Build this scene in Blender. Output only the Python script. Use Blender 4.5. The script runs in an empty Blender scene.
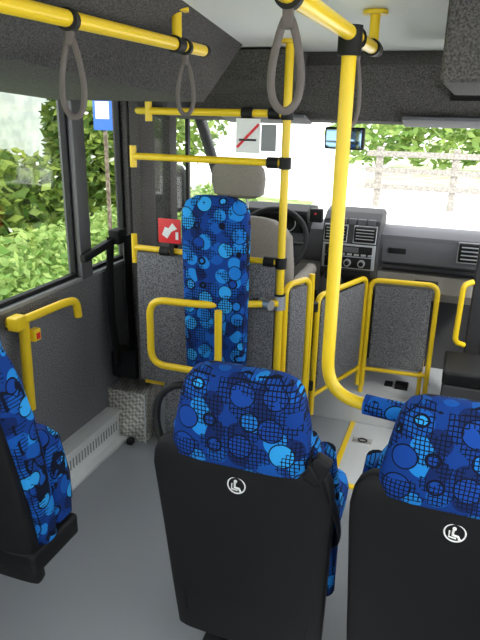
import bpy, math, random
from mathutils import Vector, Matrix
random.seed(7)
S=bpy.context.scene
C=S.collection
# ---------------------------------------------------------------- materials
def newmat(name):
    m=bpy.data.materials.new(name); m.use_nodes=True
    nt=m.node_tree; b=nt.nodes['Principled BSDF']
    return m,nt,b
def plain(name,col,rough=.5,metal=0,bump=0,bscale=200,spec=.5):
    m,nt,b=newmat(name)
    b.inputs['Base Color'].default_value=(*col,1); b.inputs['Roughness'].default_value=rough
    b.inputs['Metallic'].default_value=metal; b.inputs['Specular IOR Level'].default_value=spec
    n=nt.nodes.new('ShaderNodeTexNoise'); n.inputs['Scale'].default_value=bscale
    tc=nt.nodes.new('ShaderNodeTexCoord'); nt.links.new(tc.outputs['Object'],n.inputs['Vector'])
    if bump:
        bp=nt.nodes.new('ShaderNodeBump'); bp.inputs['Strength'].default_value=bump; bp.inputs['Distance'].default_value=.002
        nt.links.new(n.outputs['Fac'],bp.inputs['Height']); nt.links.new(bp.outputs['Normal'],b.inputs['Normal'])
    return m
def speck(name,c1,c2,scale=180,rough=.9,lo=.42,hi=.6,bump=.3,detail=2):
    m,nt,b=newmat(name)
    tc=nt.nodes.new('ShaderNodeTexCoord'); n=nt.nodes.new('ShaderNodeTexNoise')
    n.inputs['Scale'].default_value=scale; n.inputs['Detail'].default_value=detail
    r=nt.nodes.new('ShaderNodeValToRGB'); r.color_ramp.elements[0].position=lo; r.color_ramp.elements[1].position=hi
    r.color_ramp.elements[0].color=(*c1,1); r.color_ramp.elements[1].color=(*c2,1)
    nt.links.new(tc.outputs['Object'],n.inputs['Vector']); nt.links.new(n.outputs['Fac'],r.inputs['Fac'])
    nt.links.new(r.outputs['Color'],b.inputs['Base Color']); b.inputs['Roughness'].default_value=rough
    if bump:
        bp=nt.nodes.new('ShaderNodeBump'); bp.inputs['Strength'].default_value=bump; bp.inputs['Distance'].default_value=.003
        nt.links.new(n.outputs['Fac'],bp.inputs['Height']); nt.links.new(bp.outputs['Normal'],b.inputs['Normal'])
    return m
def fabric():
    m,nt,b=newmat('blue_moquette'); L=nt.links.new; N=nt.nodes.new
    tc=N('ShaderNodeTexCoord')
    def discs(scale,off,thr,cols):
        mp=N('ShaderNodeMapping'); mp.inputs['Location'].default_value=off; L(tc.outputs['Object'],mp.inputs[0])
        v=N('ShaderNodeTexVoronoi'); v.inputs['Scale'].default_value=scale; v.inputs['Randomness'].default_value=.7
        L(mp.outputs[0],v.inputs['Vector'])
        ramp=N('ShaderNodeValToRGB'); ramp.color_ramp.interpolation='CONSTANT'; e=ramp.color_ramp.elements
        e[0].position=0; e[0].color=(*cols[0],1); e[1].position=.62; e[1].color=(*cols[2],1)
        x=e.new(.25); x.color=(*cols[1],1)
        sep=N('ShaderNodeSeparateColor'); L(v.outputs['Color'],sep.inputs[0]); L(sep.outputs[0],ramp.inputs['Fac'])
        d=N('ShaderNodeMath'); d.operation='LESS_THAN'; d.inputs[1].default_value=thr; L(v.outputs['Distance'],d.inputs[0])
        ring=N('ShaderNodeMath'); ring.operation='COMPARE'; ring.inputs[1].default_value=thr; ring.inputs[2].default_value=.022; L(v.outputs['Distance'],ring.inputs[0])
        return ramp.outputs['Color'],d.outputs[0],ring.outputs[0]
    c1,d1,r1=discs(15,(0,0,0),.50,((.004,.02,.12),(.006,.10,.45),(.015,.25,.72)))
    c2,d2,r2=discs(13,(3.3,1.7,5.1),.42,((.006,.06,.34),(.012,.20,.66),(.03,.36,.84)))
    mix=N('ShaderNodeMix'); mix.data_type='RGBA'; L(d1,mix.inputs[0]); mix.inputs[6].default_value=(.004,.045,.26,1); L(c1,mix.inputs[7])
    mix2=N('ShaderNodeMix'); mix2.data_type='RGBA'; L(d2,mix2.inputs[0]); L(mix.outputs[2],mix2.inputs[6]); L(c2,mix2.inputs[7])
    outs=[]
    for d,sc in (('X',30),('Z',28)):
        w=N('ShaderNodeTexWave'); w.bands_direction=d; w.inputs['Scale'].default_value=sc; w.inputs['Distortion'].default_value=3
        w.inputs['Detail'].default_value=1; w.inputs['Detail Scale'].default_value=.6
        L(tc.outputs['Object'],w.inputs['Vector'])
        g=N('ShaderNodeMath'); g.operation='GREATER_THAN'; g.inputs[1].default_value=.84; L(w.outputs['Fac'],g.inputs[0]); outs.append(g)
    mx=N('ShaderNodeMath'); mx.operation='MAXIMUM'; L(outs[0].outputs[0],mx.inputs[0]); L(outs[1].outputs[0],mx.inputs[1])
    n=N('ShaderNodeTexNoise'); n.inputs['Scale'].default_value=18; n.inputs['Detail'].default_value=1; L(tc.outputs['Object'],n.inputs['Vector'])
    g=N('ShaderNodeMath'); g.operation='GREATER_THAN'; g.inputs[1].default_value=.48; L(n.outputs['Fac'],g.inputs[0])
    mu=N('ShaderNodeMath'); mu.operation='MULTIPLY'; L(mx.outputs[0],mu.inputs[0]); L(g.outputs[0],mu.inputs[1])
    mm=N('ShaderNodeMath'); mm.operation='MAXIMUM'; L(mu.outputs[0],mm.inputs[0]); L(r2,mm.inputs[1])
    m2=N('ShaderNodeMix'); m2.data_type='RGBA'; L(mm.outputs[0],m2.inputs[0]); L(mix2.outputs[2],m2.inputs[6]); m2.inputs[7].default_value=(.002,.005,.022,1)
    L(m2.outputs[2],b.inputs['Base Color']); b.inputs['Roughness'].default_value=.85
    b.inputs['Specular IOR Level'].default_value=.25
    return m
def checker_plate():
    m,nt,b=newmat('chequer_plate'); L=nt.links.new; N=nt.nodes.new
    b.inputs['Metallic'].default_value=.55; b.inputs['Roughness'].default_value=.3
    tc=N('ShaderNodeTexCoord'); c=N('ShaderNodeTexChecker'); c.inputs['Scale'].default_value=60
    mp=N('ShaderNodeMapping'); mp.inputs['Rotation'].default_value=(.78,.78,.5); L(tc.outputs['Object'],mp.inputs[0])
    L(mp.outputs[0],c.inputs['Vector'])
    c.inputs['Color1'].default_value=(1,.98,.93,1); c.inputs['Color2'].default_value=(.52,.49,.43,1)
    L(c.outputs['Color'],b.inputs['Base Color'])
    bp=N('ShaderNodeBump'); bp.inputs['Strength'].default_value=.5; bp.inputs['Distance'].default_value=.003; L(c.outputs['Fac'],bp.inputs['Height']); L(bp.outputs['Normal'],b.inputs['Normal'])
    return m
def foliage(name,c1,c2):
    m,nt,b=newmat(name); L=nt.links.new; N=nt.nodes.new
    g=N('ShaderNodeNewGeometry'); r=N('ShaderNodeValToRGB')
    r.color_ramp.elements[0].color=(*c1,1); r.color_ramp.elements[1].color=(*c2,1)
    L(g.outputs['Random Per Island'],r.inputs['Fac']); L(r.outputs['Color'],b.inputs['Base Color'])
    b.inputs['Roughness'].default_value=.6
    t=N('ShaderNodeBsdfTranslucent'); L(r.outputs['Color'],t.inputs['Color'])
    mx=N('ShaderNodeMixShader'); mx.inputs[0].default_value=.4
    L(b.outputs[0],mx.inputs[1]); L(t.outputs[0],mx.inputs[2]); L(mx.outputs[0],nt.nodes['Material Output'].inputs['Surface'])
    return m
def glass():
    m,nt,b=newmat('window_glass'); L=nt.links.new; N=nt.nodes.new
    t=N('ShaderNodeBsdfTransparent'); t.inputs[0].default_value=(.96,.98,.97,1)
    g=N('ShaderNodeBsdfGlossy'); g.inputs['Roughness'].default_value=.02
    mx=N('ShaderNodeMixShader'); mx.inputs[0].default_value=.05
    L(t.outputs[0],mx.inputs[1]); L(g.outputs[0],mx.inputs[2]); L(mx.outputs[0],nt.nodes['Material Output'].inputs['Surface'])
    return m
YEL=plain('yellow_paint',(.90,.62,.02),.3)
BLK=plain('black_plastic',(.007,.007,.008),.55,bump=.25,bscale=900,spec=.3)
RUB=plain('black_rubber',(.008,.008,.010),.6,spec=.3)
STRAP=plain('grey_strap',(.12,.10,.095),.6)
CARP=speck('grey_carpet',(.06,.06,.065),(.25,.25,.265),190,lo=.34,hi=.66)
CARPD=speck('dark_carpet',(.03,.028,.029),(.12,.112,.11),190,lo=.34,hi=.66)
FLR=speck('vinyl_floor',(.30,.32,.35),(.36,.38,.41),500,rough=.40,bump=.05)
RAMP=speck('pale_ramp_floor',(.50,.52,.55),(.58,.60,.63),400,rough=.45,bump=.05)
WHT=plain('ceiling_white',(.90,.91,.90),.5)
HOUSE=speck('house_render',(.30,.33,.31),(.40,.42,.39),2)
FAB=fabric()
ALU=plain('aluminium',(.75,.75,.76),.35,.9)
HTR=plain('heater_white_aluminium',(.88,.89,.90),.3,.25)
CHQ=checker_plate()
DASH=plain('dash_dark_grey',(.045,.045,.05),.6,bump=.2,bscale=600)
DASHM=plain('dash_mid_grey',(.12,.12,.135),.6,bump=.2,bscale=600)
DASHB=plain('dash_beige',(.34,.32,.29),.65,bump=.2,bscale=600)
SIL=plain('silver_trim',(.50,.51,.53),.35,.4)
SEATB=speck('driver_seat_cloth',(.21,.19,.17),(.32,.29,.26),300,lo=.3,hi=.7)
WPLA=plain('white_print',(.85,.85,.85),.5)
RED=plain('red_print',(.75,.015,.025),.4)
BLU=plain('blue_print',(.03,.12,.5),.4)
GLS=glass()
FRM=plain('window_frame_dark',(.025,.025,.028),.45)
FRMG=plain('window_pillar_grey',(.10,.10,.105),.45)
FRML=plain('window_trim_grey',(.25,.26,.27),.5)
MIR=plain('mirror_blue',(.25,.4,.6),.08,.9)
GRD=speck('pale_asphalt',(.84,.83,.81),(.92,.91,.89),30,bump=0)
GRS=speck('grass',(.14,.26,.05),(.34,.48,.15),4,bump=.2)
GRB=speck('meadow_haze_tint',(.36,.42,.22),(.58,.62,.42),1.5,bump=.1)  # paler copy of the grass, outdoor haze painted into its colour
WOOD=speck('weathered_wood',(.24,.22,.20),(.36,.33,.30),20)
BARK=speck('bark',(.08,.06,.04),(.2,.16,.12),20)
LEAF=foliage('tree_leaf',(.05,.13,.015),(.36,.46,.09))
LEAFH=foliage('hedge_leaf',(.14,.28,.05),(.46,.58,.19))
PETAL=plain('white_petals',(.85,.84,.78),.7)
# ---------------------------------------------------------------- mesh helpers
def empty(name,loc=(0,0,0),rz=0):
    o=bpy.data.objects.new(name,None); o.location=loc; o.rotation_euler=(0,0,rz); o.empty_display_size=.05
    C.objects.link(o); return o
def mk(name,vs,fs,mat,par=None,smooth=True,world=True,sub=0,bev=0):
    me=bpy.data.meshes.new(name); me.from_pydata([tuple(v) for v in vs],[],fs); me.update()
    import bmesh
    bm=bmesh.new(); bm.from_mesh(me); bmesh.ops.recalc_face_normals(bm,faces=bm.faces)
    if bev:
        bmesh.ops.bevel(bm,geom=list(bm.edges),offset=bev,segments=3,profile=.6,affect='EDGES')
    bm.to_mesh(me); bm.free()
    if smooth:
        for p in me.polygons: p.use_smooth=True
        me.set_sharp_from_angle(angle=math.radians(38))
    me.materials.append(mat)
    o=bpy.data.objects.new(name,me); C.objects.link(o)
    if par is not None:
        o.parent=par
        if world: me.transform(Matrix.Translation(-par.location))
    else:
        c=sum((v.co for v in me.vertices),Vector())/max(1,len(me.vertices))
        me.transform(Matrix.Translation(-c)); o.location=c
    return o
def boxes(name,lst,mat,par=None,bev=.004,world=True):
    vs=[];fs=[]
    for (a,b) in lst:
        k=len(vs)
        x0,y0,z0=a; x1,y1,z1=b
        vs+=[(x0,y0,z0),(x1,y0,z0),(x1,y1,z0),(x0,y1,z0),(x0,y0,z1),(x1,y0,z1),(x1,y1,z1),(x0,y1,z1)]
        fs+=[(k,k+3,k+2,k+1),(k+4,k+5,k+6,k+7),(k,k+1,k+5,k+4),(k+1,k+2,k+6,k+5),(k+2,k+3,k+7,k+6),(k+3,k,k+4,k+7)]
    return mk(name,vs,fs,mat,par,bev=bev,world=world)
def obox(name,c,s,rot,mat,par=None,bev=.004,world=True):
    M=Matrix.Translation(Vector(c))@rot
    x,y,z=[k/2 for k in s]
    vs=[M@Vector(p) for p in [(-x,-y,-z),(x,-y,-z),(x,y,-z),(-x,y,-z),(-x,-y,z),(x,-y,z),(x,y,z),(-x,y,z)]]
    fs=[(0,3,2,1),(4,5,6,7),(0,1,5,4),(1,2,6,5),(2,3,7,6),(3,0,4,7)]
    return mk(name,vs,fs,mat,par,bev=bev,world=world)
def rx(a): return Matrix.Rotation(math.radians(a),4,'X')
def ry(a): return Matrix.Rotation(math.radians(a),4,'Y')
def rz(a): return Matrix.Rotation(math.radians(a),4,'Z')
def fillet(pts,r,n=8):
    pts=[Vector(p) for p in pts]
    if len(pts)<3 or r<=0: return pts
    out=[pts[0]]
    for i in range(1,len(pts)-1):
        a,b,c=pts[i-1],pts[i],pts[i+1]
        d1=min(r,(a-b).length*.49); d2=min(r,(c-b).length*.49)
        p=b+(a-b).normalized()*d1; q=b+(c-b).normalized()*d2
        for k in range(n+1):
            t=k/n; out.append(p*(1-t)**2+b*2*t*(1-t)+q*t*t)
    out.append(pts[-1]); return out
def tube(name,pts,r,mat,par=None,fil=0,cyc=False,N=14,world=True,flat=1.0,up=None):
    P=fillet(pts,fil) if not cyc else [Vector(p) for p in pts]
    n=len(P); T=[]
    for i in range(n):
        if cyc: t=P[(i+1)%n]-P[i-1]
        else: t=(P[min(i+1,n-1)]-P[max(i-1,0)])
        T.append(t.normalized())
    u=Vector(up) if up else (Vector((0,0,1)) if abs(T[0].z)<.9 else Vector((1,0,0)))
    if abs(u.normalized().dot(T[0]))>.95: u=Vector((0,1,0)) if abs(T[0].y)<.8 else Vector((0,0,1))
    vs=[];fs=[]
    for i in range(n):
        u=(u-T[i]*u.dot(T[i])).normalized(); w=T[i].cross(u)
        for k in range(N):
            a=2*math.pi*k/N
            vs.append(P[i]+u*math.cos(a)*r*flat+w*math.sin(a)*r)
    m=n if cyc else n-1
    for i in range(m):
        j=(i+1)%n
        for k in range(N):
            l=(k+1)%N; fs.append((i*N+k,i*N+l,j*N+l,j*N+k))
    if not cyc:
        fs.append(tuple(range(N))[::-1]); fs.append(tuple((n-1)*N+k for k in range(N)))
    return mk(name,vs,fs,mat,par,world=world)
def loft(name,secs,mat,par=None,n=4,N=48,world=True):
    vs=[];fs=[]
    for (cx,cy,z,hw,ht) in secs:
        for k in range(N):
            a=2*math.pi*k/N; c,s=math.cos(a),math.sin(a)
            vs.append((cx+hw*math.copysign(abs(c)**(2/n),c),cy+ht*math.copysign(abs(s)**(2/n),s),z))
    for i in range(len(secs)-1):
        for k in range(N):
            l=(k+1)%N; fs.append((i*N+k,i*N+l,(i+1)*N+l,(i+1)*N+k))
    fs.append(tuple(range(N))[::-1]); fs.append(tuple((len(secs)-1)*N+k for k in range(N)))
    return mk(name,vs,fs,mat,par,world=world)
def prism(name,prof,x0,x1,mat,par=None,bev=0):
    n=len(prof); vs=[(x0,y,z) for y,z in prof]+[(x1,y,z) for y,z in prof]
    fs=[tuple(range(n)),tuple(range(n,2*n))[::-1]]+[(i,(i+1)%n,n+(i+1)%n,n+i) for i in range(n)]
    return mk(name,vs,fs,mat,par,bev=bev)
def cyl(name,c,r,h,axis,mat,par=None,world=True,N=28):
    c=Vector(c); a=Vector(axis).normalized()
    return tube(name,[c-a*h/2,c+a*h/2],r,mat,par,N=N,world=world)
# ---------------------------------------------------------------- camera
f=606.0; th=math.radians(19.1); ps=math.radians(19.7); ro=.02
h=Vector((-math.sin(ps),math.cos(ps),0)); z=Vector((0,0,1))
F=h*math.cos(th)-z*math.sin(th); R0=Vector((math.cos(ps),math.sin(ps),0)); U0=h*math.sin(th)+z*math.cos(th)
R=(R0+U0*ro).normalized(); U=(U0-R0*ro).normalized()
cam=bpy.data.cameras.new('camera'); co=bpy.data.objects.new('camera',cam); C.objects.link(co)
M=Matrix((R,U,-F)).transposed().to_4x4(); M.translation=Vector((0,0,1.65)); co.matrix_world=M
cam.sensor_fit='VERTICAL'; cam.sensor_height=36; cam.lens=f/640*36; cam.clip_start=.02; S.camera=co
# ---------------------------------------------------------------- shell
XL,XR=-1.6,.5; YB=-1.6; ZC=1.9
boxes('floor',[((XL-.08,YB,-.08),(XR+.08,3.65,0))],FLR,bev=0)
cf=empty('cab_floor',(-.5,3.2,0))
boxes('step_right',[((-.72,3.08,0),(XR,3.6,.19))],RAMP,cf)
boxes('platform_driver',[((-1.36,2.52,0),(-.72,3.6,.19))],FLR,cf)
boxes('ceiling',[((XL-.08,YB,ZC),(XR+.08,2.95,ZC+.05))],WHT,bev=0)
wl=empty('wall_left',(XL,0,0))
boxes('lower_panel',[((XL-.07,YB,0),(XL,2.86,.90))],CARP,wl)
boxes('upper_strip',[((XL-.07,YB,1.76),(XL,2.86,ZC))],CARPD,wl)
boxes('pillars',[((XL-.06,YB,.9),(XL,YB+.1,1.76)),((XL-.06,-.2,.9),(XL,-.12,1.76)),((XL-.06,.95,.9),(XL+.01,1.03,1.76)),((XL-.06,2.28,.9),(XL+.015,2.365,1.76))],FRMG,wl)
boxes('corner_pillar',[((XL-.06,2.72,.9),(XL+.02,2.86,1.76)),((XL,2.78,0),(-1.38,2.86,ZC))],CARPD,wl)
boxes('sill',[((XL-.02,YB,.895),(XL+.012,2.72,.912))],FRML,wl)
boxes('window_rubber',[((XL-.04,1.03,.912),(XL-.01,2.28,.93)),((XL-.04,2.365,.912),(XL-.01,2.72,.93)),((XL-.04,1.03,1.74),(XL-.01,2.72,1.76)),((XL-.04,2.70,.93),(XL-.01,2.72,1.74)),((XL-.04,2.365,.93),(XL-.01,2.38,1.74)),((XL-.04,2.265,.93),(XL-.01,2.28,1.74))],RUB,wl)
boxes('window_1',[((XL-.035,YB+.1,.91),(XL-.03,2.28,1.76))],GLS,bev=0)
boxes('window_2',[((XL-.035,2.37,.91),(XL-.03,2.72,1.76))],GLS,bev=0)
wr=empty('wall_right',(XR,0,0))
boxes('lower_panel',[((XR,YB,0),(XR+.07,3.65,.85))],CARP,wr)
boxes('upper_strip',[((XR,YB,1.78),(XR+.07,2.95,ZC))],CARPD,wr)
boxes('pillars',[((XR,YB,.85),(XR+.06,YB+.1,1.78)),((XR,.3,.85),(XR+.06,.38,1.78)),((XR,1.9,.85),(XR+.06,1.98,1.78)),((XR,2.9,.85),(XR+.06,2.98,1.8))],FRM,wr)
boxes('window_3',[((XR+.03,YB+.1,.86),(XR+.035,2.9,1.78))],GLS,bev=0)
boxes('wall_rear',[((XL,YB-.06,0),(XR,YB,.7)),((XL,YB-.06,1.85),(XR,YB,ZC)),((XL,YB-.06,.7),(XL+.1,YB,1.85)),((XR-.1,YB-.06,.7),(XR,YB,1.85))],CARP)
boxes('window_4',[((XL+.1,YB-.03,.7),(XR-.1,YB-.025,1.85))],GLS,bev=0)
wc=empty('wall_cab_left',(-1.38,3,0))
boxes('door_panel',[((-1.42,2.78,0),(-1.38,3.65,.98))],DASH,wc)
boxes('b_pillar',[((-1.44,2.5,.30),(-1.39,2.64,ZC))],CARPD,wc)
tube('a_pillar',[(-1.36,3.58,1.0),(-1.33,3.0,1.66)],.03,DASH,wc)
boxes('quarter_post',[((-1.40,3.0,.98),(-1.38,3.025,1.62))],FRM,wc)
boxes('roof_side',[((-1.43,2.6,1.62),(-1.3,3.0,ZC))],DASH,wc)
boxes('window_5',[((-1.405,2.66,.98),(-1.4,3.55,1.65))],GLS,bev=0)
boxes('wall_front',[((-1.45,3.6,0),(XR+.07,3.66,1.02))],DASH)
# header
hd=empty('overhead_header',(-.5,2.9,1.75))
prism('header_body',[(2.86,ZC),(2.80,1.84),(2.84,1.70),(2.90,1.615),(3.02,1.60),(3.02,ZC)],-1.43,XR+.07,CARPD,hd)
prism('console',[(2.80,1.80),(2.77,1.77),(2.79,1.72),(2.85,1.70),(2.9,1.8)],-.1,.12,BLK,hd)
prism('left_console',[(2.60,1.89),(2.62,1.77),(2.70,1.73),(2.86,1.72),(2.9,1.89)],-1.36,-.72,CARPD,hd)
obox('sun_visor_1',(-.93,2.9,1.615),(.42,.16,.015),rx(-12),DASHM,hd,.006)
obox('sun_visor_2',(-.08,2.9,1.615),(.42,.16,.015),rx(-12),DASHM,hd,.006)
mk('window_6',[(-1.34,3.03,1.595),(XR,3.03,1.595),(XR,3.6,1.02),(-1.34,3.6,1.02)],[(0,1,2,3)],GLS)
rp=empty('windscreen_pillar',(.25,3.3,1.3))
tube('pillar',[(.27,3.58,1.0),(.25,3.03,1.6)],.04,DASH,rp)
def duct(name,bi,ti,xo,mat):
    vs=[];n=len(bi)
    for p in bi: vs.append(p)
    for p in ti: vs.append(p)
    for p in bi: vs.append((xo,p[1],p[2]))
    for p in ti: vs.append((xo,p[1],p[2]))
    fs=[]
    for i in range(n-1):
        fs+=[(i,i+1,n+i+1,n+i),(2*n+i,2*n+i+1,i+1,i),(3*n+i,3*n+i+1,2*n+i+1,2*n+i),(n+i,n+i+1,3*n+i+1,3*n+i)]
    fs+=[(0,n,3*n,2*n),(n-1,2*n-1,4*n-1,3*n-1)]
    return mk(name,vs,fs,mat)
duct('overhead_duct',[(-.90,YB,1.76),(-.93,1.1,1.745),(-.95,2.2,1.675)],[(-.65,YB,1.9),(-.70,1.49,1.9),(-.914,2.52,1.9)],-1.6,CARPD)
boxes('overhead_locker',[((-.08,1.48,1.715),(XR,2.45,ZC))],CARPD,bev=.012)
# ---------------------------------------------------------------- ceiling rails
def rail(x,y0,y1,ybr):
    g=empty('ceiling_handrail',(x,(y0+y1)/2,1.81))
    tube('rail',[(x,y0,1.81),(x,y1,1.81)],.016,YEL,g)
    for yb in ybr:
        tube('bracket',[(x,yb,1.81),(x,yb,1.895)],.013,YEL,g)
        cyl('flange',(x,yb,1.893),.032,.01,(0,0,1),YEL,g)
        cyl('collar',(x,yb,1.81),.021,.04,(0,1,0),BLK,g)
    cyl('end_cap',(x,y1,1.81),.018,.015,(0,1,0),BLK,g)
    return g
rail(-.757,-1.4,1.76,(.2,1.58)); rail(-.27,-1.4,1.80,(.3,1.74))
def strap(x,y,hgt=.15,rot=0):
    g=empty('hanging_strap',(x,y,1.81),rot)
    cyl('clip',(0,0,-.002),.021,.022,(0,1,0),RUB,g,world=False)
    obox('tab',(0,0,-.03),(.015,.02,.035),Matrix(),STRAP,g,.003,world=False)
    pts=[]; n=40
    for i in range(n):
        a=2*math.pi*i/n
        zz=-math.cos(a); s=math.sin(a)
        w=.030*(1-.6*(zz+1)/2)
        pts.append((s*w,0,-.03-hgt/2+zz*hgt/2))
    tube('loop',pts,.0062,STRAP,g,cyc=True,world=False,N=10,flat=.7,up=(0,1,0))
strap(-.757,1.10,.150,.25); strap(-.757,1.63,.145,.2); strap(-.27,.935,.130,.1); strap(-.27,1.50,.16,1.0)
gp=empty('grab_pole',(-.27,1.42,1.0))
tube('pole',[(-.27,1.42,1.82),(-.268,1.42,.955),(-.02,1.39,.95)],.0165,YEL,gp,fil=.10)
cyl('top_clamp',(-.27,1.42,1.795),.026,.06,(0,0,1),BLK,gp)
tube('padded_sleeve',[(-.165,1.41,.953),(.02,1.387,.95)],.026,FAB,gp,N=18)
# ---------------------------------------------------------------- seats
def seat(name,loc,folded=False,loop=False):
    g=empty(name,loc)
    k=dict(world=False)
    if folded:
        loft('back_shell',[(0,.100,.10,.19,.02),(0,.095,.12,.20,.03),(0,.070,.30,.203,.030),(0,.035,.52,.205,.030),(0,.005,.68,.207,.030),(0,-.012,.75,.206,.03),(0,-.018,.79,.200,.03),(0,-.015,.83,.18,.02)],BLK,g,n=5,N=64,**k)
        loft('headrest',[(0,-.005,.77,.195,.054),(0,-.005,.805,.210,.064),(0,-.005,.84,.213,.068),(0,-.005,.92,.205,.068),(0,0,.98,.190,.062),(0,.0,1.015,.175,.055),(0,.0,1.036,.15,.041),(0,.0,1.05,.11,.02)],FAB,g,n=4.2,N=64,**k)
        loft('back_cushion',[(0,.14,.20,.19,.03),(0,.140,.22,.212,.045),(0,.122,.35,.222,.055),(0,.095,.50,.226,.062),(0,.06,.66,.228,.067),(0,.025,.78,.226,.068),(0,.012,.84,.215,.064),(0,.0,.90,.2,.05)],FAB,g,n=5,N=64,**k)
        loft('folded_cushion',[(0,.222,.23,.17,.03),(0,.222,.25,.205,.052),(0,.210,.36,.215,.058),(0,.195,.47,.215,.056),(0,.188,.54,.205,.05),(0,.188,.565,.18,.03)],FAB,g,n=6,**k)
        loft('cushion_pan',[(0,.288,.27,.18,.012),(0,.272,.38,.19,.014),(0,.250,.52,.18,.010)],BLK,g,n=6,**k)
        boxes('hinge_frame',[((-.20,.05,.16),(.215,.27,.235))],BLK,g,.015,world=False)
        boxes('wall_bracket',[((-.20,.08,-.2),(-.14,.2,.18)),((-.36,.1,.17),(-.2,.2,.22))],BLK,g,world=False)
        return g
    loft('back_shell',[(0,.105,.10,.215,.02),(0,.10,.12,.225,.03),(0,.075,.30,.232,.034),(0,.045,.52,.240,.035),(0,.02,.68,.246,.035),(0,.005,.75,.246,.034),(0,0,.79,.240,.033),(0,-.002,.82,.228,.030),(0,-.001,.842,.205,.024),(0,.002,.855,.16,.012)],BLK,g,n=5,N=64,**k)
    tube('shell_rib',[(-.205,-.015,.76),(-.195,.045-.022,.50),(-.185,.085-.022,.20)],.006,BLK,g,world=False)
    tube('shell_rib_2',[(.205,-.015,.76),(.195,.045-.022,.50),(.185,.085-.022,.20)],.006,BLK,g,world=False)
    loft('headrest',[(0,.012,.785,.165,.034),(0,.010,.805,.183,.050),(0,.010,.84,.186,.055),(0,.012,.92,.172,.057),(0,.012,.98,.160,.056),(0,.014,1.015,.150,.051),(0,.016,1.036,.134,.041),(0,.018,1.048,.11,.026),(0,.018,1.052,.08,.012)],FAB,g,n=4.2,N=64,**k)
    loft('back_cushion',[(0,.15,.34,.19,.03),(0,.145,.37,.212,.052),(0,.115,.50,.218,.052),(0,.085,.66,.222,.05),(0,.062,.78,.22,.048),(0,.055,.84,.20,.044),(0,.05,.88,.18,.04)],FAB,g,n=5,N=64,**k)
    for s in(-1,1):
        tube('side_bolster',[(s*.207,.190,.30),(s*.212,.15,.50),(s*.212,.112,.68),(s*.195,.085,.83)],.032,FAB,g,world=False)
    zz=.745; yy=-.0305
    pts=[(.0235*math.cos(2*math.pi*i/32),yy+.0015,zz+.0235*math.sin(2*math.pi*i/32)) for i in range(32)]
    tube('emblem_ring',pts,.002,WPLA,g,cyc=True,world=False,N=6)
    cyl('emblem_head',(-.002,yy,zz+.012),.0045,.003,(0,1,0),WPLA,g,world=False)
    tube('emblem_body',[(-.004,yy,zz+.006),(-.004,yy,zz-.006),(.008,yy,zz-.008),(.012,yy,zz-.016)],.0032,WPLA,g,world=False,N=6)
    tube('emblem_belt',[(-.012,yy,zz+.004),(-.012,yy,zz-.012),(.004,yy,zz-.014)],.002,WPLA,g,world=False,N=6)
    loft('seat_cushion',[(0,.38,.36,.19,.2),(0,.38,.38,.208,.222),(0,.38,.43,.212,.228),(0,.38,.46,.205,.22),(0,.38,.475,.18,.19)],FAB,g,n=6,**k)
    loft('cushion_pan',[(0,.36,.31,.17,.19),(0,.36,.365,.20,.21)],BLK,g,n=6,**k)
    boxes('pedestal',[((-.14,.16,.03),(-.10,.42,.32)),((.10,.16,.03),(.14,.42,.32)),((-.16,.12,0),(-.08,.46,.03)),((.08,.12,0),(.16,.46,.03))],BLK,g,world=False)
    if loop: tube('shoulder_grab_loop',[(-.15,.05,.95),(-.20,.045,.965),(-.255,.04,.92),(-.258,.03,.84),(-.225,.01,.79)],.0105,BLK,g,fil=.05,world=False)
    tube('seat_belt',[(.185,-.030,.86),(.222,-.02,.80),(.252,.03,.68),(.256,.08,.58),(.22,.14,.50)],.022,RUB,g,fil=.03,world=False,flat=.25,up=(1,0,0))
    obox('belt_guide',(.205,-.02,.835),(.045,.04,.075),ry(25),RUB,g,.010,world=False)
    return g
seat('bus_seat',(-.447,1.275,0),loop=True); seat('bus_seat',(0.083,1.285,0))
seat('folding_bus_seat',(-1.23,1.08,.20),True)
# ---------------------------------------------------------------- partition behind driver
pt=empty('driver_partition',(-1.0,2.36,0))
PX,PY=-.67,2.36
tube('main_pole',[(PX,PY,0),(PX,PY,1.9)],.0165,YEL,pt); cyl('pole_flange',(PX,PY,1.893),.04,.012,(0,0,1),YEL,pt); cyl('pole_foot',(PX,PY,.008),.04,.014,(0,0,1),YEL,pt)
tube('top_bar',[(PX,PY,1.64),(-1.27,PY,1.64),(-1.37,PY+.1,1.64)],.0145,YEL,pt,fil=.03)
tube('top_bar_stub',[(-1.265,PY,1.60),(-1.265,PY,1.70)],.0145,YEL,pt)
tube('mid_bar',[(PX,PY,1.456),(-1.34,PY,1.456)],.0145,YEL,pt)
tube('mid_bar_stub',[(-1.345,PY,1.41),(-1.345,PY,1.50)],.0145,YEL,pt)
tube('panel_top_bar',[(PX,PY,1.055),(-1.35,PY,1.06)],.013,YEL,pt)
tube('panel_top_stub',[(-1.355,PY,.99),(-1.355,PY,1.12)],.013,YEL,pt)
for zz in (1.64,1.456,1.055,.90): cyl('clamp',(PX,PY,zz),.024,.045,(0,0,1),BLK,pt)
for xx,zz in ((-.72,1.64),(-.72,1.456),(-.83,1.64),(-.72,1.055),(-1.2,1.055)): cyl('clamp_side',(xx,PY,zz),.022,.045,(1,0,0),BLK,pt)
boxes('carpet_panel',[((-1.34,PY-.012,.42),(-.69,PY+.012,1.04))],CARP,pt)
boxes('carpet_panel_lower',[((-1.22,PY-.008,.0),(-.69,PY+.010,.42))],CARP,pt)
tube('hip_rail',[(PX,PY-.02,.885),(-.95,2.2,.885),(-1.19,2.18,.885),(-1.19,2.18,.59),(-.875,2.18,.59),(-.875,2.18,.875)],.0155,YEL,pt,fil=.07)
cyl('rail_joint',(-.715,PY-.045,.885),.022,.06,(1,-.5,0),ALU,pt)
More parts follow.
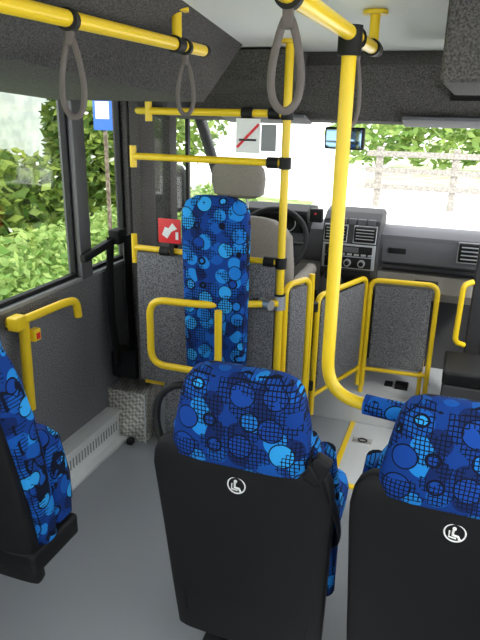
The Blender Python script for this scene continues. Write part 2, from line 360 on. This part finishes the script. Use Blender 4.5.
cyl('rail_joint_post',(PX,PY,.885),.026,.06,(0,0,1),ALU,pt)
wb=empty('wheelchair_backrest',(-.915,2.25,.58))
loft('pad',[(-.915,2.26,.575,.11,.02),(-.915,2.26,.585,.132,.038),(-.915,2.255,.75,.135,.042),(-.915,2.25,1.0,.139,.042),(-.915,2.245,1.22,.143,.042),(-.915,2.245,1.27,.138,.041),(-.915,2.245,1.305,.120,.036),(-.915,2.245,1.325,.085,.024),(-.915,2.245,1.33,.05,.01)],FAB,wb,n=5)
boxes('back_plate',[((-1.03,2.285,.6),(-.80,2.345,1.22))],BLK,wb,.01)
sg=empty('smoking_prohibition_sign',(-.82,2.34,1.56))
boxes('plate',[((-.87,2.338,1.49),(-.77,2.342,1.62))],WPLA,sg,.001)
obox('slash',(-.82,2.336,1.555),(.125,.002,.010),ry(-45),RED,sg,0)
tube('cigarette',[(-.855,2.336,1.54),(-.785,2.336,1.54)],.004,DASH,sg,N=8)
boxes('label_holder',[((-.765,2.335,1.50),(-.705,2.345,1.60))],FRML,sg,.002)
sr=empty('priority_seat_sign',(-1.165,2.33,1.15))
boxes('plate',[((-1.218,2.33,1.10),(-1.112,2.334,1.205))],RED,sr,.001)
def flat(pts,y): return [(a,y,b) for a,b in pts]
P1=[(-1.20,1.135),(-1.175,1.12),(-1.155,1.15),(-1.128,1.165),(-1.15,1.188),(-1.168,1.165),(-1.185,1.17)]
mk('pictogram',flat(P1,2.328),[tuple(range(7))],WPLA,sr)
boxes('pictogram_dot',[((-1.135,2.3275,1.118),(-1.122,2.329,1.15))],WPLA,sr,0)
boxes('sign_strut',[((-1.17,2.334,1.04),(-1.15,2.34,1.12))],RUB,sr,.001)
# ---------------------------------------------------------------- safety gate
sgx=empty('safety_gate',(-.5,2.8,0))
def gatepanel(p,q,zb,zt,nm='panel'):
    p=Vector((*p,0));q=Vector((*q,0)); d=(q-p).normalized()
    tube(nm+'_frame',[p+Vector((0,0,zb-.10)),p+Vector((0,0,zt)),q+Vector((0,0,zt)),q+Vector((0,0,zb-.10))],.0135,YEL,sgx,fil=.05)
    tube(nm+'_bottom',[p+Vector((0,0,zb)),q+Vector((0,0,zb))],.011,YEL,sgx)
    c=(p+q)/2; L=(q-p).length-.05
    ang=math.degrees(math.atan2(d.y,d.x))
    obox(nm+'_carpet',(c.x,c.y,(zb+zt)/2),(L,.02,zt-zb-.05),rz(ang),CARP,sgx,.006)
gatepanel((-.655,2.40),(-.592,2.56),.42,.95,nm='side')
gatepanel((-.57,2.66),(-.415,3.10),.33,.84,nm='leaf')
gatepanel((-.39,3.10),(-.055,3.12),.33,.83,nm='front')
tube('post_1',[(-.585,2.58,0),(-.585,2.58,.965)],.014,YEL,sgx)
tube('post_2',[(-.09,3.13,.19),(-.09,3.13,.42)],.012,YEL,sgx)
tube('post_3',[(-.055,3.12,.19),(-.055,3.12,.3)],.0135,YEL,sgx)
tube('post_4',[(-.395,3.10,.19),(-.395,3.10,.3)],.0135,YEL,sgx)
for zz in (.80,.4): cyl('hinge',(-.578,2.62,zz),.02,.04,(0,0,1),BLK,sgx)
rm=empty('entry_ramp',(-.1,2.8,0))
boxes('ramp_plate',[((-.40,2.47,.0),(.012,3.075,.008))],RAMP,rm,.001)
boxes('edge_strip',[((-.425,2.44,.0),(-.40,3.075,.011)),((-.40,2.44,.0),(.012,2.465,.011))],YEL,rm,.001)
obox('lift_ring_plate',(-.33,2.88,.010),(.10,.06,.005),Matrix(),ALU,rm,.001)
tube('lift_ring',[(-.33+.022*math.cos(i*.3927),2.88+.018*math.sin(i*.3927),.014) for i in range(16)],.0035,RUB,rm,cyc=True,N=8)
fs_=empty('floor_switch_box',(-.2,3.22,.19))
boxes('step_switches',[((-.22,3.2,.19),(-.15,3.27,.215)),((-.28,3.22,.19),(-.235,3.27,.205))],BLK,fs_,.004)
# ---------------------------------------------------------------- driver seat
ds=empty('driver_seat',(-.94,2.7,.19))
loft('headrest',[(-.955,2.62,1.275,.08,.03),(-.955,2.62,1.29,.115,.05),(-.955,2.61,1.36,.125,.055),(-.955,2.605,1.405,.118,.052),(-.955,2.60,1.43,.095,.04),(-.955,2.60,1.44,.06,.02)],SEATB,ds,n=3.2)
for s in (-.04,.04): tube('headrest_rod',[(-.955+s,2.63,1.15),(-.955+s,2.62,1.30)],.006,SIL,ds)
loft('backrest',[(-.945,2.75,.62,.20,.06),(-.945,2.72,.75,.235,.085),(-.945,2.69,.95,.24,.085),(-.945,2.66,1.10,.235,.075),(-.945,2.65,1.14,.21,.065),(-.945,2.645,1.175,.16,.05),(-.945,2.64,1.187,.11,.03)],SEATB,ds,n=3.6)
loft('cushion',[(-.945,2.93,.50,.22,.22),(-.945,2.93,.53,.25,.25),(-.945,2.93,.60,.255,.25),(-.945,2.93,.635,.23,.23)],SEATB,ds,n=4)
loft('base',[(-.945,2.85,.19,.20,.20),(-.945,2.85,.50,.19,.2)],BLK,ds,n=6)
tube('armrest',[(-.70,2.72,.86),(-.69,3.0,.88)],.03,SEATB,ds)
# ---------------------------------------------------------------- dashboard
db=empty('dashboard',(-.5,3.3,.9))
prism('upper_dash',[(3.6,1.0),(3.58,1.035),(3.40,1.075),(3.28,1.07),(3.235,1.045),(3.22,.99),(3.235,.90),(3.27,.86),(3.6,.85)],-1.37,.16,DASHM,db)
prism('face_band',[(3.232,1.03),(3.213,.985),(3.225,.905),(3.25,.89),(3.26,1.03)],-.36,.15,DASHM,db)
prism('glovebox',[(3.27,.862),(3.225,.85),(3.215,.76),(3.25,.71),(3.6,.70),(3.6,.862)],-.40,.14,DASHB,db)
prism('driver_lower',[(3.27,.862),(3.225,.85),(3.235,.70),(3.6,.62),(3.6,.862)],-1.37,-.68,DASHB,db)
boxes('glovebox_handle',[((-.18,3.208,.80),(-.06,3.222,.825))],DASH,db)
boxes('face_split',[((-.35,3.214,.892),(.14,3.222,.900)),((-.355,3.205,.862),(.14,3.235,.870))],BLK,db,.001)
boxes('side_vent',[((.02,3.200,.945),(.13,3.23,1.035))],BLK,db)
boxes('side_vent_slats',[((.03,3.193,.957+i*.02),(.12,3.205,.963+i*.02)) for i in range(4)],SIL,db,.001)
tube('side_vent_ring',[(.015,3.205,.94),(.135,3.205,.94),(.135,3.215,1.04),(.015,3.215,1.04)],.004,SIL,db,cyc=True,N=6)
boxes('badge_strip',[((-.33,3.206,.955),(-.24,3.22,.985))],BLK,db)
prism('centre_stack',[(3.30,1.17),(3.22,1.155),(3.16,1.12),(3.13,1.02),(3.12,.92),(3.13,.83),(3.17,.78),(3.35,.76),(3.4,1.14)],-.67,-.375,DASH,db,bev=.006)
for nm,xa,xb in (('l',-.665,-.535),('r',-.51,-.385)):
    boxes('stack_vent_'+nm,[((xa+.008,3.125,1.015),(xb-.005,3.15,1.09))],BLK,db,.006)
    tube('vent_frame_'+nm,[(xa+.006,3.124,1.012),(xb-.004,3.124,1.012),(xb-.004,3.146,1.094),(xa+.006,3.146,1.094)],.0045,SIL,db,cyc=True,N=6)
    boxes('vent_slats_'+nm,[((xa+.018,3.118,1.03+i*.016),(xb-.015,3.13,1.034+i*.016)) for i in range(4)],SIL,db,.0005)
boxes('stack_trim',[((-.66,3.114,.872),(-.385,3.135,1.002))],SIL,db,.004)
boxes('radio',[((-.645,3.106,.942),(-.40,3.125,.995))],BLK,db,.003)
boxes('radio_screen',[((-.59,3.103,.962),(-.47,3.11,.99))],DASHM,db,.001)
boxes('radio_buttons',[((-.635+i*.036,3.102,.946),(-.61+i*.036,3.11,.956)) for i in range(7)],SIL,db,.001)
boxes('climate_panel',[((-.645,3.106,.880),(-.40,3.125,.935))],BLK,db,.003)
for i in range(3): cyl('climate_knob',(-.595+i*.073,3.10,.908),.019,.02,(0,1,0),SIL,db); cyl('climate_knob_cap',(-.595+i*.073,3.087,.908),.012,.01,(0,1,0),BLK,db)
boxes('switch_row',[((-.64+i*.05,3.15,1.10),(-.60+i*.05,3.175,1.128)) for i in range(5)],DASHM,db,.003)
boxes('lower_tray',[((-.64,3.118,.80),(-.40,3.135,.862))],BLK,db,.004)
prism('instrument_hood',[(3.45,1.06),(3.40,1.15),(3.25,1.17),(3.14,1.15),(3.13,1.13),(3.2,1.02),(3.4,1.02)],-1.12,-.76,BLK,db,bev=.008)
boxes('instrument_face',[((-1.08,3.16,1.03),(-.80,3.17,1.13))],BLK,db,.002)
for xx in (-1.01,-.87): tube('dial',[(xx+.045*math.cos(i*.2618),3.155,1.08+.045*math.sin(i*.2618)) for i in range(24)],.003,SIL,db,cyc=True,N=6)
boxes('ticket_display',[((-.74,3.12,1.10),(-.675,3.16,1.17))],BLK,db,.005)
boxes('ticket_led',[((-.715,3.115,1.14),(-.705,3.122,1.15))],RED,db,.001)
gl=empty('gear_lever',(-.60,3.05,.8))
loft('console',[(-.60,3.12,.74,.07,.10),(-.60,3.12,.80,.06,.09),(-.60,3.12,.83,.045,.06)],DASH,gl,n=4)
loft('gaiter',[(-.60,3.09,.82,.04,.04),(-.60,3.08,.87,.022,.022),(-.60,3.07,.91,.01,.01)],RUB,gl,n=2.5)
loft('knob',[(-.60,3.065,.90,.012,.012),(-.60,3.06,.93,.024,.024),(-.60,3.055,.965,.026,.028),(-.60,3.055,.985,.015,.018)],BLK,gl,n=2.2)
sw=empty('steering_wheel',(-.91,2.98,1.01)); sw.rotation_euler=(math.radians(-38),0,0)
tube('rim',[(.19*math.cos(2*math.pi*i/56),0,.19*math.sin(2*math.pi*i/56)) for i in range(56)],.0145,RUB,sw,cyc=True,world=False)
loft('hub',[(0,.02,-.07,.05,.02),(0,.01,-.05,.075,.03),(0,.005,.02,.08,.035),(0,.01,.05,.055,.025)],RUB,sw,n=3,world=False)
for a in (0,180,235,305):
    ca,sa=math.cos(math.radians(a)),math.sin(math.radians(a))
    tube('spoke',[(.05*ca,.01,.05*sa),(.185*ca,.0,.185*sa)],.013,DASH,sw,world=False,flat=.6)
tube('column',[(0,.02,-.01),(0,.26,-.02)],.04,DASH,sw,world=False)
tube('stalk',[(.03,.05,0),(.17,.05,.03)],.008,BLK,sw,world=False)
mr=empty('rear_view_mirror',(-.55,2.93,1.55))
obox('housing',(-.55,2.93,1.535),(.19,.03,.10),rz(-8),BLK,mr,.012)
obox('mirror_face',(-.552,2.913,1.535),(.17,.003,.083),rz(-8),MIR,mr,.001)
tube('stem',[(-.55,2.94,1.55),(-.545,2.97,1.598)],.01,BLK,mr)
em=empty('side_mirror',(-1.6,3.25,1.2))
loft('housing',[(-1.60,3.25,1.08,.06,.04),(-1.60,3.25,1.11,.085,.05),(-1.60,3.25,1.30,.085,.05),(-1.60,3.25,1.34,.06,.035)],BLK,em,n=4)
tube('arm',[(-1.60,3.25,1.12),(-1.43,3.3,1.08)],.02,BLK,em)
# ---------------------------------------------------------------- left wall fittings
wg=empty('wall_handrail',(-1.54,1.9,.7))
tube('upright',[(-1.545,1.80,.48),(-1.54,1.805,.87)],.021,YEL,wg,N=16)
tube('arm',[(-1.54,1.755,.865),(-1.51,2.05,.872),(-1.50,2.10,.862),(-1.50,2.105,.79)],.0175,YEL,wg,fil=.05)
tube('wall_mount',[(-1.60,1.79,.85),(-1.54,1.79,.85)],.022,YEL,wg)
tube('wall_mount_2',[(-1.60,1.80,.52),(-1.545,1.80,.52)],.016,YEL,wg)
obox('clamp_block',(-1.538,1.765,.865),(.05,.06,.055),Matrix(),YEL,wg,.008)
boxes('stop_button',[((-1.535,1.82,.77),(-1.505,1.86,.82))],YEL,wg,.006)
boxes('stop_button_face',[((-1.507,1.83,.78),(-1.501,1.85,.805))],RED,wg,.002)
ht=empty('heater_convector',(-1.55,1.8,0))
boxes('casing',[((-1.598,1.2,.02),(-1.53,2.44,.165))],HTR,ht,.008)
boxes('fins',[((-1.532,1.25+i*.0235,.07),(-1.527,1.256+i*.0235,.12)) for i in range(50)],FRML,ht,.0005)
boxes('top_lip',[((-1.60,1.2,.165),(-1.51,2.44,.175))],HTR,ht,.002)
boxes('floor_coving',[((-1.598,1.2,0),(-1.49,2.44,.022))],HTR,ht,.004)
tp=empty('chequer_plate_step',(-1.5,2.63,0))
boxes('box',[((-1.598,2.45,0),(-1.385,2.74,.275))],CHQ,tp,.006)
boxes('top_plate',[((-1.598,2.445,.275),(-1.38,2.745,.281))],CHQ,tp,.001)
tube('edge_trim',[(-1.383,2.447,.0),(-1.383,2.447,.281)],.004,HTR,tp,N=8)
boxes('pedal_block',[((-1.47,2.40,.0),(-1.44,2.435,.03))],RUB,tp,.003)
boxes('yellow_edge_marker',[((-1.37,2.44,.355),(-1.24,2.455,.38))],YEL,tp,.002)
sb=empty('wall_seat_belt',(-1.5,2.6,.7))
obox('mount_arm',(-1.56,2.42,1.03),(.03,.34,.035),rx(8),RUB,sb,.006)
tube('strap',[(-1.565,2.50,1.06),(-1.56,2.47,.90),(-1.55,2.45,.66),(-1.53,2.46,.42)],.032,RUB,sb,flat=.2,up=(1,0,0))
tube('strap_2',[(-1.52,2.58,1.06),(-1.51,2.56,.80),(-1.49,2.54,.38)],.035,RUB,sb,flat=.2,up=(1,0,0))
boxes('retractor',[((-1.58,2.47,.34),(-1.44,2.58,.48))],RUB,sb,.012)
boxes('carpet_backing',[((-1.598,2.66,.29),(-1.385,2.775,1.0))],CARPD,sb,.005)
obox('buckle',(-1.55,2.54,1.06),(.06,.08,.07),Matrix(),RUB,sb,.01)
tube('loose_belt',[(-1.46,2.58,1.04),(-1.42,2.56,.85),(-1.43,2.55,.60),(-1.47,2.53,.42)],.024,RUB,sb,flat=.2,up=(0,1,0))
# ---------------------------------------------------------------- door side
dc=empty('door_mechanism_cover',(.15,2.8,.3))
boxes('body',[((.022,2.66,.0),(.40,2.92,.50))],DASH,dc,.015)
boxes('cap',[((.018,2.65,.50),(.41,2.93,.565))],BLK,dc,.015)
dp=empty('door_post',(.14,3.02,1))
boxes('post',[((.105,3.0,0.19),(.17,3.08,1.08))],FRM,dp,.008)
tube('door_handle',[(.10,2.99,.90),(.06,2.96,.89),(.055,2.96,.60),(.10,2.99,.58)],.0135,YEL,dp,fil=.03)
# ---------------------------------------------------------------- outside
ZG=-.35
mk('ground_outside',[(-60,-40,ZG),(60,-40,ZG),(60,90,ZG),(-60,90,ZG)],[(0,1,2,3)],GRD)
mk('lawn',[(-40,-6,ZG+.02),(-2.9,-6,ZG+.02),(-3.2,14,ZG+.02),(-40,20,ZG+.02)],[(0,1,2,3)],GRS)
mk('grass_bank',[(-3,17.5,ZG+.02),(45,17.5,ZG+.02),(60,70,ZG+.02),(-2,70,ZG+.02)],[(0,1,2,3)],GRB)
fe=empty('wooden_fence',(5,14,ZG))
boxes('posts',[((-1.9+i*1.6,14,ZG),(-1.75+i*1.6,14.12,.95)) for i in range(16)],WOOD,fe,.01)
boxes('rails',[((-2.1,13.95,zz),(22.5,14.0,zz+.12)) for zz in (.05,.4,.75)],WOOD,fe,.01)
boxes('neighbouring_house',[((-18,3,ZG+.03),(-12,19,2.6))],HOUSE)
def leaves(name,blobs,n,size,mat,trunk=None,flowers=0):
    g=empty(name,blobs[0][0])
    def quads(n,size,nm,mat,sh):
        vs=[];fs=[]
        for i in range(n):
            c,r=random.choice(blobs)
            d=Vector((random.gauss(0,1),random.gauss(0,1),random.gauss(0,1))).normalized()*(random.random()**sh)
            p=Vector((c[0]+d.x*r[0],c[1]+d.y*r[1],c[2]+d.z*r[2]))
            if p.z<ZG+.15: continue
            a=Vector((random.gauss(0,1),random.gauss(0,1),random.gauss(0,.6))).normalized()
            b=a.cross(Vector((random.gauss(0,1),random.gauss(0,1),random.gauss(0,1)))).normalized()
            s=size*random.uniform(.6,1.4)
            s=min(s,p.z-ZG-.04); k=len(vs)
            vs+=[p-a*s,p-b*s*.45,p+a*s,p+b*s*.45]; fs.append((k,k+1,k+2,k+3))
        mk(nm,vs,fs,mat,g,smooth=False)
    quads(n,size,'leaves',mat,.35)
    if flowers: quads(flowers,.05,'blossoms',PETAL,.05)
    if trunk:
        for j,t in enumerate(trunk): tube('trunk_%d'%j,t,.05,BARK,g)
    return g
leaves('hedge',[((-4.1,2.5+i*.9,-.0),(.55,.7,.48)) for i in range(10)],17000,.055,LEAFH)
zt=ZG+.03
leaves('garden_tree',[((-6.0,6.0,2.8),(1.3,1.5,1.0)),((-6.0,8.6,2.9),(1.3,1.4,1.0)),((-5.6,9.6,1.6),(1.2,1.0,1.4)),((-5.6,11.2,2.3),(1.5,1.6,1.8)),((-5.4,9.0,.8),(.8,1.2,.9)),((-5.8,6.6,.4),(.6,1.6,.7)),((-5.5,8.3,1.3),(.6,.7,.9))],17000,.11,LEAF,
  [[(-6,5.8,zt),(-6.1,5.7,1),(-6,5.5,2.8)],[(-5.7,8.6,zt),(-5.8,8.5,1),(-5.6,8.5,2.8)],[(-5.7,8.4,1.2),(-5.5,7.8,1.9),(-5.6,7.2,2.7)]],flowers=260)
leaves('garden_tree',[((-7,4.2,2.9),(1.0,1.0,.9)),((-7.4,5.4,.4),(1.2,1.0,.6)),((-8,8,2.9),(1.2,2.0,.9))],6000,.10,LEAF,[[(-7,4.3,zt),(-7,4.2,2.6)]])
leaves('shrub_row',[((-3.4+i*2.6,24+random.uniform(-1,1),1.2),(1.9,1.3,1.5)) for i in range(9)],9000,.2,LEAFH)
sgn=empty('street_sign',(-3.2,5.1,1))
boxes('post',[((-3.215,5.1,ZG),(-3.185,5.13,1.9))],BARK,sgn,.003)
boxes('plate',[((-3.30,5.08,1.45),(-3.10,5.10,1.85))],BLU,sgn,.003)
boxes('plate_white',[((-3.27,5.075,1.55),(-3.13,5.082,1.7))],WPLA,sgn,.001)
# ---------------------------------------------------------------- light
w=bpy.data.worlds.new('World'); S.world=w; w.use_nodes=True
bg=w.node_tree.nodes['Background']; bg.inputs[0].default_value=(.97,.98,1,1); bg.inputs[1].default_value=3.3
sl=bpy.data.lights.new('sun','SUN'); sl.energy=3.5; sl.angle=math.radians(12); sl.color=(1,.96,.9)
so=bpy.data.objects.new('sun',sl); C.objects.link(so); so.rotation_euler=(math.radians(40),math.radians(28),0)
S.view_settings.view_transform='Standard'
